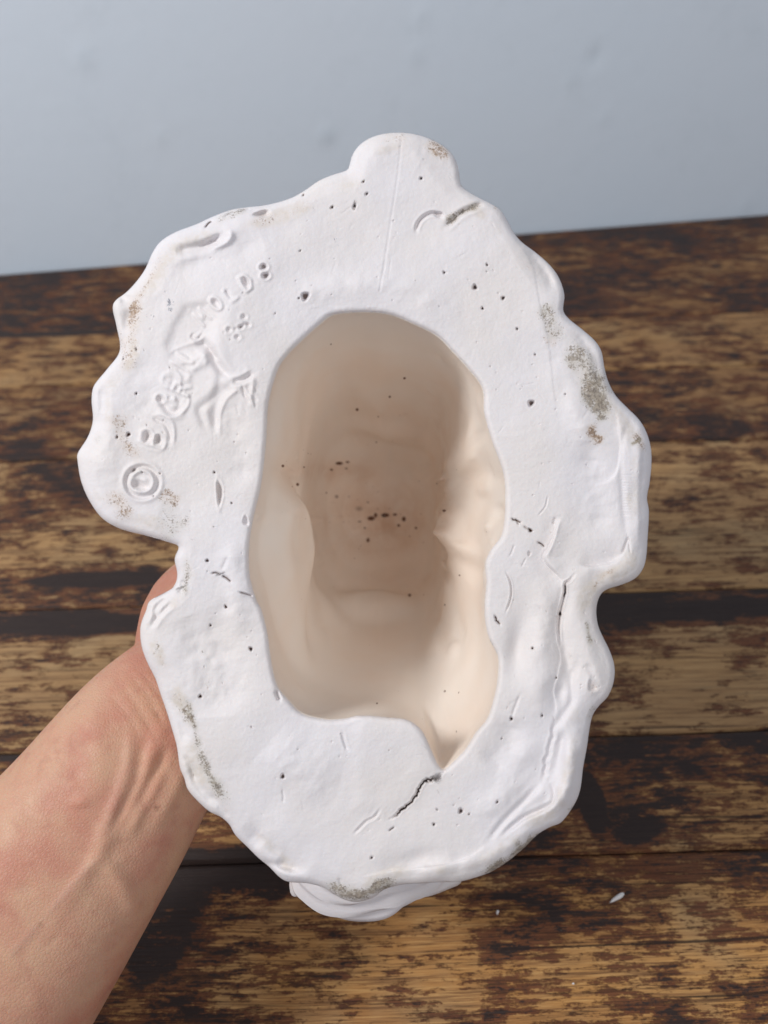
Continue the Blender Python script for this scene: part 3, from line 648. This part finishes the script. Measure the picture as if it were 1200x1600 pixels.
L += lump(38, .07, 13, .022, 16, 1.4) + lump(52, .09, 10, .016, 18, 1.5) + lump(62, .05, 7, .010, 10) + lump(30, .05, 7, .016, -10) + lump(70, .075, 5, .01, 9)
L += lump(98, .128, 20, .012, 26, 1.6) + lump(122, .11, 12, .014, 18) + lump(75, .125, 9, .012, 14)
L += lump(-78, .133, 24, .010, 20, 1.5) + lump(-112, .09, 8, .03, -10) + lump(-62, .08, 6, .04, -10) + lump(-90, .06, 5, .03, 6)
g = np.random.default_rng(5)
for i in range(70): L += lump(g.uniform(-180, 180), g.uniform(.02, .16), g.uniform(4, 14), g.uniform(.005, .022), g.normal(0, 4.5))
for i in range(60): L += lump(g.uniform(-180, 180), g.uniform(.02, .15), g.uniform(1.2, 3), g.uniform(.002, .005), g.normal(0, 1.3))
for i in range(46): L += lump(g.uniform(-50, 70), g.uniform(.02, .13), g.uniform(2, 7), g.uniform(.004, .016), g.normal(1, 5.0), 1.3)
for i in range(24): L += lump(g.uniform(60, 330), g.uniform(.04, .15), g.uniform(2, 6), g.uniform(.01, .03), g.normal(0, 3.0), 1.3)
RR = RR - L * env
flo = np.clip((DL - .145) / .015, 0, 1)
X2 = RR * np.cos(A2)[None]; Y2 = RR * np.sin(A2)[None]
dd = D0 - he[None] * MM * np.exp(-DL / .004) + DL
dd = dd 
for _ in range(34):
    x_, y_, w_2 = g.uniform(-130, 110), g.uniform(-150, 150), g.uniform(12, 42)
    dd = dd + flo * g.normal(0, .0016) * np.exp(-(((X2 - x_) / w_2) ** 2 + ((Y2 - y_) / (w_2 * g.uniform(.6, 1.4))) ** 2))
# the opening's edge must sit exactly where the underside ends
Xm = (CX - 600 + X2) * MM; Ym = -(CY - 800 + Y2) * MM
fac = np.exp(-DL / .003)
Vi = PM(Xm, Ym, dd)
Vi[0] = Vf[0, ::2]
Vi = Vi * (1 - 0) 
dark_i = np.zeros((NI, M2))
pxi = 600 + Xm / dd * FPX; pyi = 800 - Ym / dd * FPX
def ispeck(x, y, rx, ry, a):
    global dark_i
    dark_i = np.maximum(dark_i, a * np.exp(-(((pxi - x) / rx) ** 2 + ((pyi - y) / ry) ** 2)))
vis = (DL > .05)
for (x, y, rx, ry, a) in [(580,810,6,3.5,1.1),(587,805,3,4,1),(602,805,6,3,1.2),(617,804,4,2.5,.8),(631,811,3,4,1.1),(623,821,2.5,2.5,.9),(575,844,2.5,3.5,1.1),(570,825,2,2,.8),(562,815,4,2,.6),(694,798,3,2,1),(530,724,6,2.5,1.1),(543,722,4,2,.8),(518,734,2.5,2,.9),(541,732,3,2,.7),(526,776,4,4,.55),(561,795,9,6,.45),(575,785,2,2,.7),(442,728,2.5,2.5,.9),(475,730,2,2,.7),(558,640,2.5,2.5,1),(609,620,2,2,.9),(632,591,2.2,2,1),(517,538,1.6,2,.7),(640,930,3,3,.8),(591,608+43,1.6,1.6,.7),(588,691,2,2,.6),(650,825,2.5,2.5,.8),(640,838,2,2,.5),(695,1080,2.2,2,.8),(717,1082,1.6,1.6,.8),(589,1099,1.8,1.8,.8),(545,776,2,3,.5),(510,770,2,2,.6),(465,757,3,3,.8),(695,945,2,2,.7),(718,899,2,1.6,.8),(502,772,9,3,.25),(520,785,10,4,.25),(713,1143,1.6,1.6,.7)]:
    ispeck(x, y, rx, ry, a)
for i in range(60): ispeck(g.normal(575, 75), g.normal(790, 60), g.uniform(1, 1.9), g.uniform(1, 1.9), g.uniform(.25, .6))
for i in range(50): ispeck(g.uniform(400, 780), g.uniform(500, 1190), 1.3, 1.3, g.uniform(.2, .5))

# --- the outer side and the back
BK = polfun(crom([(CX + 300 * math.cos(t), CY + 300 * math.sin(t)) for t in np.linspace(-np.pi, np.pi, 5)[:-1]], 4))
ba = np.array([math.atan2(y - CY, x - CX) for x, y in BACK])[::-1]; br = np.array([math.hypot(x - CX, y - CY) for x, y in BACK])[::-1]
RO2 = RO[::2]; h_e = hf[-1, ::2]
brf = np.interp(A2, ba, br, left=0, right=0); inb = (A2 > ba[0]) & (A2 < ba[-1])
RS = csm(RO2, 250)
RSS = csm(RO2, 3000)
ang_deg = np.degrees(A2)
def bell(lo, hi, e=3): return 1 / (1 + np.exp(-(ang_deg - lo) / e)) / (1 + np.exp((ang_deg - hi) / e))
okeys = [(0.0, RO2), (0.004, RO2 * 1.0), (0.016, RO2 * .985 - 4), (0.036, RO2 * .4 + RS * .6 - 20), (0.048, RS * .90), (0.066, RSS * .80), (0.10, RSS * .72), (0.15, RSS * .68), (0.20, RSS * .60), (0.245, RSS * .47), (0.27, RSS * .31), (0.282, RSS * .15), (0.286, RSS * .01)]
K = np.array([k_[1] for k_ in okeys]); kd = np.array([k_[0] for k_ in okeys])
sc = lambda d: (D0 + d) / D0
for i, (d_, _) in enumerate(okeys):
    if i == 1: K[i] = np.where(inb, np.minimum(K[i], RO2 * 1.0 - 4), K[i])
    if i == 2: K[i] = np.where(inb, np.minimum(RO2 - 26, brf - 34), K[i])
    if i == 3: K[i] = np.where(inb, (brf - 2) * sc(d_), K[i])
    if i == 4: K[i] = np.where(inb, (brf - 1) * sc(d_) * 1.0, K[i])
    if i == 5: K[i] = np.where(inb, (brf - 30) * sc(d_) * .9, K[i])
sideb = bell(33, 47, 2) + bell(137.5, 141.5, 1)          # slivers of the side seen past the rim
K[3] = K[3] * (1 - np.clip(sideb, 0, 1)) + np.clip(sideb, 0, 1) * (RO2 + 7) * sc(.036)
K[2] = K[2] * (1 - np.clip(sideb, 0, 1)) + np.clip(sideb, 0, 1) * (RO2 - 3) 
for i in (2, 3, 4, 5): K[i] = csm(K[i], 12)
arc = np.concatenate([[0], np.cumsum([math.hypot(kd[i + 1] - kd[i], (K[i + 1].mean() - K[i].mean()) * MM) for i in range(len(kd) - 1)])])
NO = 190; ta = np.linspace(0, arc[-1] ** .8, NO) ** 1.25; DLo = np.interp(ta, arc, kd)[:, None]
Ro = np.empty((NO, M2))
for j in range(M2): Ro[:, j] = np.interp(ta, arc, K[:, j])
for _ in range(8): Ro[2:-1] = .25 * Ro[1:-2] + .5 * Ro[2:-1] + .25 * Ro[3:]
envo = np.clip(DLo / .012, 0, 1) * np.clip((.285 - DLo) / .03, 0, 1)
fold = np.zeros_like(Ro)
for i in range(14):
    ph = g.uniform(0, 6.28); n_ = g.integers(7, 30); fold += g.uniform(.8, 2.4) * np.sin(n_ * A2[None] + ph + DLo * g.uniform(-60, 60))
fold += 4 * np.sin(DLo * 620 + 3 * np.sin(5 * A2[None]) + 2 * np.sin(11 * A2[None])) * np.exp(-((DLo - .05) / .07) ** 2)
Ro = Ro + fold * envo * np.where(inb, .6, 1.0)[None] + 8.0 * inb[None] * np.clip((DLo - .008) / .008, 0, 1) * np.exp(-((DLo - .032) / .016) ** 4) * (np.sin(A2[None] * 23 + DLo * 500) * .5 + np.sin(A2[None] * 7 - DLo * 1150 + 1) * 1.0)
for i in range(90):
    a_, d_ = math.radians(g.uniform(62, 122)), g.uniform(.018, .044)
    Ro += g.normal(0, 7.5) * np.exp(-((A2[None] - a_) / math.radians(g.uniform(1, 4))) ** 2 - ((DLo - d_) / g.uniform(.0015, .004)) ** 2) * np.clip((DLo - .006) / .006, 0, 1)
ddo = D0 - h_e[None] * MM * np.exp(-DLo / .01) + DLo
Xo = (CX - 600 + Ro * np.cos(A2)[None]); Yo = -(CY - 800 + Ro * np.sin(A2)[None])
ke = (ddo / D0 - 1) * np.exp(-DLo / .003)      # keeps the first rows on the silhouette rays
Vo = PM(Xo * MM * (1 + ke * 0), Yo * MM, ddo)
Vo[0] = Vf[-1, ::2]
print('cast lowest z', Vo[..., 2].min())

def grid_faces(R, C, base=0, flip=False):
    i = np.arange(R * C).reshape(R, C) + base; n_ = np.roll(i, -1, axis=1)
    f = np.stack([i[:-1], n_[:-1], n_[1:], i[1:]], -1).reshape(-1, 4)
    return f[:, ::-1] if flip else f
# full-mesh normals so that the three parts shade as one surface
def vnormals(V, F):
    n_ = np.cross(V[F[:, 2]] - V[F[:, 0]], V[F[:, 3]] - V[F[:, 1]])
    out = np.zeros_like(V)
    for c in range(4):
        for ax in range(3): out[:, ax] += np.bincount(F[:, c], n_[:, ax], len(V))
    return out
Ff = grid_faces(NF, N); Fi = grid_faces(NI, M2, flip=True); Fo = grid_faces(NO, M2)
vf, vi, vo = Vf.reshape(-1, 3), Vi.reshape(-1, 3), Vo.reshape(-1, 3)
nf, ni, no = vnormals(vf, Ff), vnormals(vi, Fi), vnormals(vo, Fo)
if (nf.reshape(NF, N, 3)[NF // 2] @ Fv).mean() > 0:
    Ff, Fi, Fo = Ff[:, ::-1], Fi[:, ::-1], Fo[:, ::-1]; nf, ni, no = -nf, -ni, -no
def unit(a): return a / (np.linalg.norm(a, axis=-1, keepdims=True) + 1e-20)
nf3, ni3, no3 = unit(nf).reshape(NF, N, 3).copy(), unit(ni).reshape(NI, M2, 3).copy(), unit(no).reshape(NO, M2, 3).copy()
for (edge, other) in ((nf3[0], ni3[0]), (nf3[-1], no3[0])):
    s_ = unit(edge[::2] + other); other[:] = s_; edge[::2] = s_; edge[1::2] = unit(s_ + np.roll(s_, -1, axis=0))
# the odd seam vertices lie on the chord of the coarser rows
for r in (0, -1): Vf[r, 1::2] = (Vf[r, ::2] + np.roll(Vf[r, ::2], -1, axis=0)) / 2
vf = Vf.reshape(-1, 3)
base = P(CX, CY, D0)
cast = bpy.data.objects.new('plaster_cast', None); COL.objects.link(cast)
base_loc = PM(np.array(0.0), np.array(-.02), np.array(D0 + .27)); cast.location = base_loc
tag(cast, 'hollow white plaster cast held up to show its rough underside and oval opening', 'plaster cast')
bl = np.asarray(base_loc)
o1 = new_mesh('underside', vf - bl, Ff, M_face, cast, normals=nf3.reshape(-1, 3))
for k_, v_ in attrs_f.items(): attr(o1, k_, v_.ravel())
o2 = new_mesh('hollow_inside', vi - bl, Fi, M_in, cast, normals=ni3.reshape(-1, 3)); attr(o2, 'dark', dark_i.ravel())
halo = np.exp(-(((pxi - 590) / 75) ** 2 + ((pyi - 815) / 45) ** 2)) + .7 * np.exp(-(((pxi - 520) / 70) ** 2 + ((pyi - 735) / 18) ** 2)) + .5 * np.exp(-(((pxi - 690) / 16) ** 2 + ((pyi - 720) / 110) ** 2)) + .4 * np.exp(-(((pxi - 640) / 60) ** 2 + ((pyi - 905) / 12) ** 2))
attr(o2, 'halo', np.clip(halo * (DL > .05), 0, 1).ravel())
o2['label'] = 'cream tinted hollow inside with small dark brown specks'
o3 = new_mesh('outer_side', vo - bl, Fo, M_face, cast, normals=no3.reshape(-1, 3))

# ------------------------------------------------------------------ forearm and hand
def body_pt(a_deg, d, extra):
    """camera-space point just outside the cast's side at angle a (deg, picture axes) and depth d"""
    a = math.radians(a_deg); i = int(np.argmin(np.abs(DLo[:, 0] - d))); j = int(round((a + np.pi) / (2 * np.pi) * M2)) % M2
    r = RSS[j] * np.interp(d, kd, np.array([1, 1, 1, 1, .93, .8, .72, .68, .60, .47, .31, .15, .01])) * MM + extra
    return np.array([r * math.cos(a) + (CX - 600) * MM, -(r * math.sin(a)) - (CY - 800) * MM, D0 + d])
def camp(x, y, d): return np.array([(x - 600) / FPX * d, (800 - y) / FPX * d, d])
allV, allF = [], []
def loft(secs, n=28, sq=2.2):
    """secs: (centre, width axis, half width, half thickness) in camera space; closed with rounded ends"""
    C = np.array([s[0] for s in secs]); k = len(secs)
    T = np.gradient(C, axis=0); T /= np.linalg.norm(T, axis=1)[:, None]
    t_ = np.linspace(0, k - 1, (k - 1) * 6 + 1)
    def cr1(arr):
        arr = np.array(arr, float); out = []
        for u in t_:
            i = min(int(u), k - 2); f = u - i; p0, p1, p2, p3 = arr[max(i - 1, 0)], arr[i], arr[i + 1], arr[min(i + 2, k - 1)]
            out.append(.5 * (2 * p1 + (p2 - p0) * f + (2 * p0 - 5 * p1 + 4 * p2 - p3) * f * f + (3 * p1 - p0 - 3 * p2 + p3) * f ** 3))
        return np.array(out)
    Cc, Ww, hw, ht = cr1(C), cr1([s[1] for s in secs]), cr1([s[2] for s in secs]), cr1([s[3] for s in secs])
    Tt = unit(np.gradient(Cc, axis=0)); Ww = unit(Ww - (Ww * Tt).sum(1)[:, None] * Tt); Bb = np.cross(Tt, Ww)
    # rounded caps
    rings = []
    for e, sgn in ((0, -1), (len(Cc) - 1, 1)):
        caps = []
        for q in (.35, .65, .88, .98):
            caps.append((Cc[e] + sgn * Tt[e] * min(hw[e], ht[e]) * q, Ww[e], Bb[e], hw[e] * math.sqrt(1 - q * q), ht[e] * math.sqrt(1 - q * q)))
        rings.append(caps)
    seq = rings[0][::-1] + [(Cc[i], Ww[i], Bb[i], hw[i], ht[i]) for i in range(len(Cc))] + rings[1]
    th_ = np.linspace(0, 2 * np.pi, n, endpoint=False); b0 = sum(len(v) for v in allV); V = []
    for (c, w, b_, a1, a2) in seq:
        cs, sn = np.cos(th_), np.sin(th_); rad = 1 / ((np.abs(cs)) ** sq + (np.abs(sn)) ** sq) ** (1 / sq)
        V.append(c + (rad * cs * a1)[:, None] * w + (rad * sn * a2)[:, None] * b_)
    V = np.concatenate(V); allV.append(V); R = len(seq)
    for f in grid_faces(R, n, b0): allF.append(tuple(int(q) for q in f))
    allF.append(tuple(b0 + q for q in range(n))); allF.append(tuple(b0 + (R - 1) * n + q for q in range(n - 1, -1, -1)))
wa = np.array([-.79, -(-.62), 0.0]); wa = np.array([-0.79, 0.61, 0])     # across the arm, picture up-left
pw = np.array([-.60, .80, 0.10])
loft([(camp(-470, 2160, .285), wa, .050, .044), (camp(-300, 1900, .288), wa, .0490, .042), (camp(-120, 1650, .292), wa, .0475, .040), (camp(33, 1433, .297), wa, .0428, .035),
      (camp(140, 1290, .303), wa, .0375, .030), (camp(232, 1160, .310), wa, .0330, .0245), (camp(308, 1092, .322), wa, .0322, .0225), (camp(350, 1062, .340), pw, .0330, .0200)], 40)
# palm: lies against the lower left of the cast
pa = 146
pc = [body_pt(pa, .070, .016), body_pt(pa, .095, .014), body_pt(pa, .120, .014), body_pt(pa, .140, .013)]
loft([(camp(335, 1078, .332), pw, .028, .018), (pc[0], pw, .030, .0165), (pc[1], pw, .037, .0150), (pc[2], pw, .040, .0130), (pc[3], pw, .037, .0110)], 36, 2.6)
# four fingers curl under the cast
for (a0, L_, r0) in ((172, .066, .0090), (156, .075, .0094), (138, .070, .0092), (120, .056, .0082)):
    pts = []
    for s_ in np.linspace(0, 1, 7):
        d_ = .122 + L_ * s_ * .95; a_ = pa + (a0 - pa) * (.75 + .25 * min(1, s_ * 2)) - 16 * s_ ** 1.6
        pts.append(body_pt(a_, d_, r0 * (1.05 - .2 * s_) + .0005))
    kn = [1.08, .98, 1.05, .93, .98, .88, .80]
    loft([(p_, np.array([-.6, .8, 0]), r0 * kn[i_] * (1 - .04 * i_), r0 * kn[i_] * .92 * (1 - .04 * i_)) for i_, p_ in enumerate(pts)], 18, 2.0)
# thumb runs up the left side, seen in the notch
tp_ = [camp(305, 1060, .325), camp(304, 1005, .328), camp(307, 945, .333), camp(319, 890, .338), camp(326, 835, .345), camp(336, 795, .352), camp(344, 765, .357)]
loft([(p_, np.array([-1, 0.3, 0]), r_, r_ * .88) for p_, r_ in zip(tp_, (.0170, .0150, .0132, .0112, .0118, .0108, .0080))], 20, 2.0)
hv = np.concatenate(allV)
hw_ = PM(hv[:, 0], hv[:, 1], hv[:, 2])
tmp = new_mesh('arm_source', hw_, allF, M_skin)
rm = tmp.modifiers.new('r', 'REMESH'); rm.mode = 'VOXEL'; rm.voxel_size = 0.0011; rm.use_smooth_shade = True
sm = tmp.modifiers.new('s', 'SMOOTH'); sm.iterations = 22; sm.factor = 0.6
dg = bpy.context.evaluated_depsgraph_get(); ev = bpy.data.meshes.new_from_object(tmp.evaluated_get(dg))
bpy.data.objects.remove(tmp)
nv = len(ev.vertices); co = np.empty(nv * 3, np.float32); ev.vertices.foreach_get('co', co); co = co.reshape(-1, 3).astype(float)
nr = np.empty(nv * 3, np.float32); ev.vertices.foreach_get('normal', nr); nr = nr.reshape(-1, 3).astype(float)
rel = co - CAM; dz = rel @ Fv; qx = 600 + (rel @ Rv) / dz * FPX; qy = 800 - (rel @ Uv) / dz * FPX
front = np.clip(-(nr @ Fv) * 1.6, 0, 1)
def ldist(pts):
    c = crom(pts, 6, False) if len(pts) > 2 else np.array(pts, float); best = np.full(nv, 1e9); tt = np.zeros(nv)
    for i in range(len(c) - 1):
        a, b_ = c[i], c[i + 1]; e = b_ - a; t = np.clip(((qx - a[0]) * e[0] + (qy - a[1]) * e[1]) / (e @ e + 1e-9), 0, 1)
        q = np.hypot(qx - a[0] - t * e[0], qy - a[1] - t * e[1]); mk = q < best; best[mk] = q[mk]; tt[mk] = ((i + t) / (len(c) - 1))[mk]
    return best, np.clip(np.minimum(tt, 1 - tt) * 4, 0, 1)
dsp = np.zeros(nv); vein = np.zeros(nv)
def skin_line(pts, w, h, v=0):
    global dsp, vein
    d, t = ldist(pts); e = np.exp(-(d / w) ** 2) * t; dsp = dsp + h * 0.9e-3 * e
    if v: vein = np.maximum(vein, v * e)
skin_line([(262,1120),(225,1195),(185,1275),(140,1355),(60,1470)], 13, 1.5)      # tendons
skin_line([(205,1140),(198,1200),(172,1270),(140,1335)], 9, 1.2, .3)
skin_line([(255,1200),(222,1262),(192,1320)], 9, 1.1)
skin_line([(228,1150),(214,1215),(192,1262),(165,1318)], 8, -1.7)
skin_line([(262,1165),(240,1215),(210,1275)], 8, -1.3)
skin_line([(120,1100),(150,1150),(150,1220),(110,1300)], 26, 1.2)
skin_line([(150,1335),(180,1370),(205,1410),(218,1450)], 16, 1.3)
skin_line([(65,1440),(120,1375),(160,1330)], 5, .35, .6); skin_line([(10,1500),(65,1440)], 5, .3, .6)
skin_line([(300,1175),(270,1240),(230,1310)], 12, .9)
for (x, y, L_, w, h) in ((205,1055,85,3.2,-.55),(190,1072,80,3.0,-.45),(222,1052,95,3.0,-.6),(240,1050,100,2.6,-.5),(178,1092,70,2.6,-.3),(212,1110,60,2.4,-.35),(232,1100,60,2.4,-.4)):
    skin_line([(x - 8, y - 8), (x + L_ * .35, y + L_ * .45), (x + L_ * .62, y + L_)], w, h)
gg = np.random.default_rng(9)
for i in range(46):
    x, y = gg.uniform(120, 300), gg.uniform(1080, 1330); t = math.radians(gg.normal(55, 14)); L_ = gg.uniform(14, 40)
    skin_line([(x, y), (x + L_ * math.cos(t) * .5 + gg.normal(0, 1.5), y + L_ * math.sin(t) * .5), (x + L_ * math.cos(t), y + L_ * math.sin(t))], 1.9, gg.uniform(-.22, -.08))
for i in range(30):
    skin_line([(x_ := gg.uniform(0, 330), y_ := gg.uniform(1150, 1600)), (x_ + gg.uniform(-14, 14), y_ + gg.uniform(8, 26))], 14, gg.normal(0, .25))
co2 = co + nr * (dsp * front)[:, None]
ev.vertices.foreach_set('co', co2.astype(np.float32).ravel()); ev.update()
ev.polygons.foreach_set('use_smooth', np.ones(len(ev.polygons), bool))
arm = bpy.data.objects.new('person', ev); COL.objects.link(arm); ev.name = 'person'
if not ev.materials: ev.materials.append(M_skin)
attr(arm, 'vein', vein * front)
mole = np.maximum(np.exp(-(((qx - 245) / 3.2) ** 2 + ((qy - 1262) / 3) ** 2)), .7 * np.exp(-(((qx - 63) / 3.5) ** 2 + ((qy - 1444) / 3) ** 2)))
attr(arm, 'mole', mole * front)
tag(arm, 'bare forearm and hand reaching in from lower left holding the plaster cast from behind', 'person')

# ------------------------------------------------------------------ crumbs on the table
M_crumb = plaster_mat('plaster_crumb', (0.80, 0.78, 0.77), (0.78, 0.74, 0.70))
def crumb(name, x, y, L_, w, h, rot, label, group=None, seed=0):
    g_ = np.random.default_rng(seed); n1, n2 = 14, 9; V = []
    for i in range(n2):
        f = math.pi * (i + .5) / n2
        for j in range(n1):
            t = 2 * math.pi * j / n1; r = 1 + g_.normal(0, .09)
            V.append((L_ * math.cos(f) * r, w * math.sin(f) * math.cos(t) * r * (.75 + .3 * math.cos(f)), h * (math.sin(f) * math.sin(t) * r)))
    V = np.array(V); V[:, 2] -= V[:, 2].min()
    F = [tuple(int(q) for q in f) for f in grid_faces(n2, n1)] + [tuple(range(n1)), tuple(range((n2 - 1) * n1 + n1 - 1, (n2 - 1) * n1 - 1, -1))]
    o = new_mesh(name, V, F, M_crumb); p = on_table(x, y); o.location = (p[0], p[1], 0.0007); o.rotation_euler = (0, 0, math.radians(rot))
    tag(o, label, 'plaster chip', group); return o
crumb('plaster_chip', 963, 1405, .0042, .0013, .0010, 28, 'sliver of white plaster lying alone on the table, right of the cast', seed=1)
crumb('plaster_crumb', 777, 1427, .0011, .0008, .0005, 70, 'pale crumb on the bare wood just below the lower right edge of the cast', seed=2)
crumb('plaster_crumb', 895, 1538, .0006, .0005, .0004, 10, 'tiny white speck near the bottom edge, right of centre', seed=3)
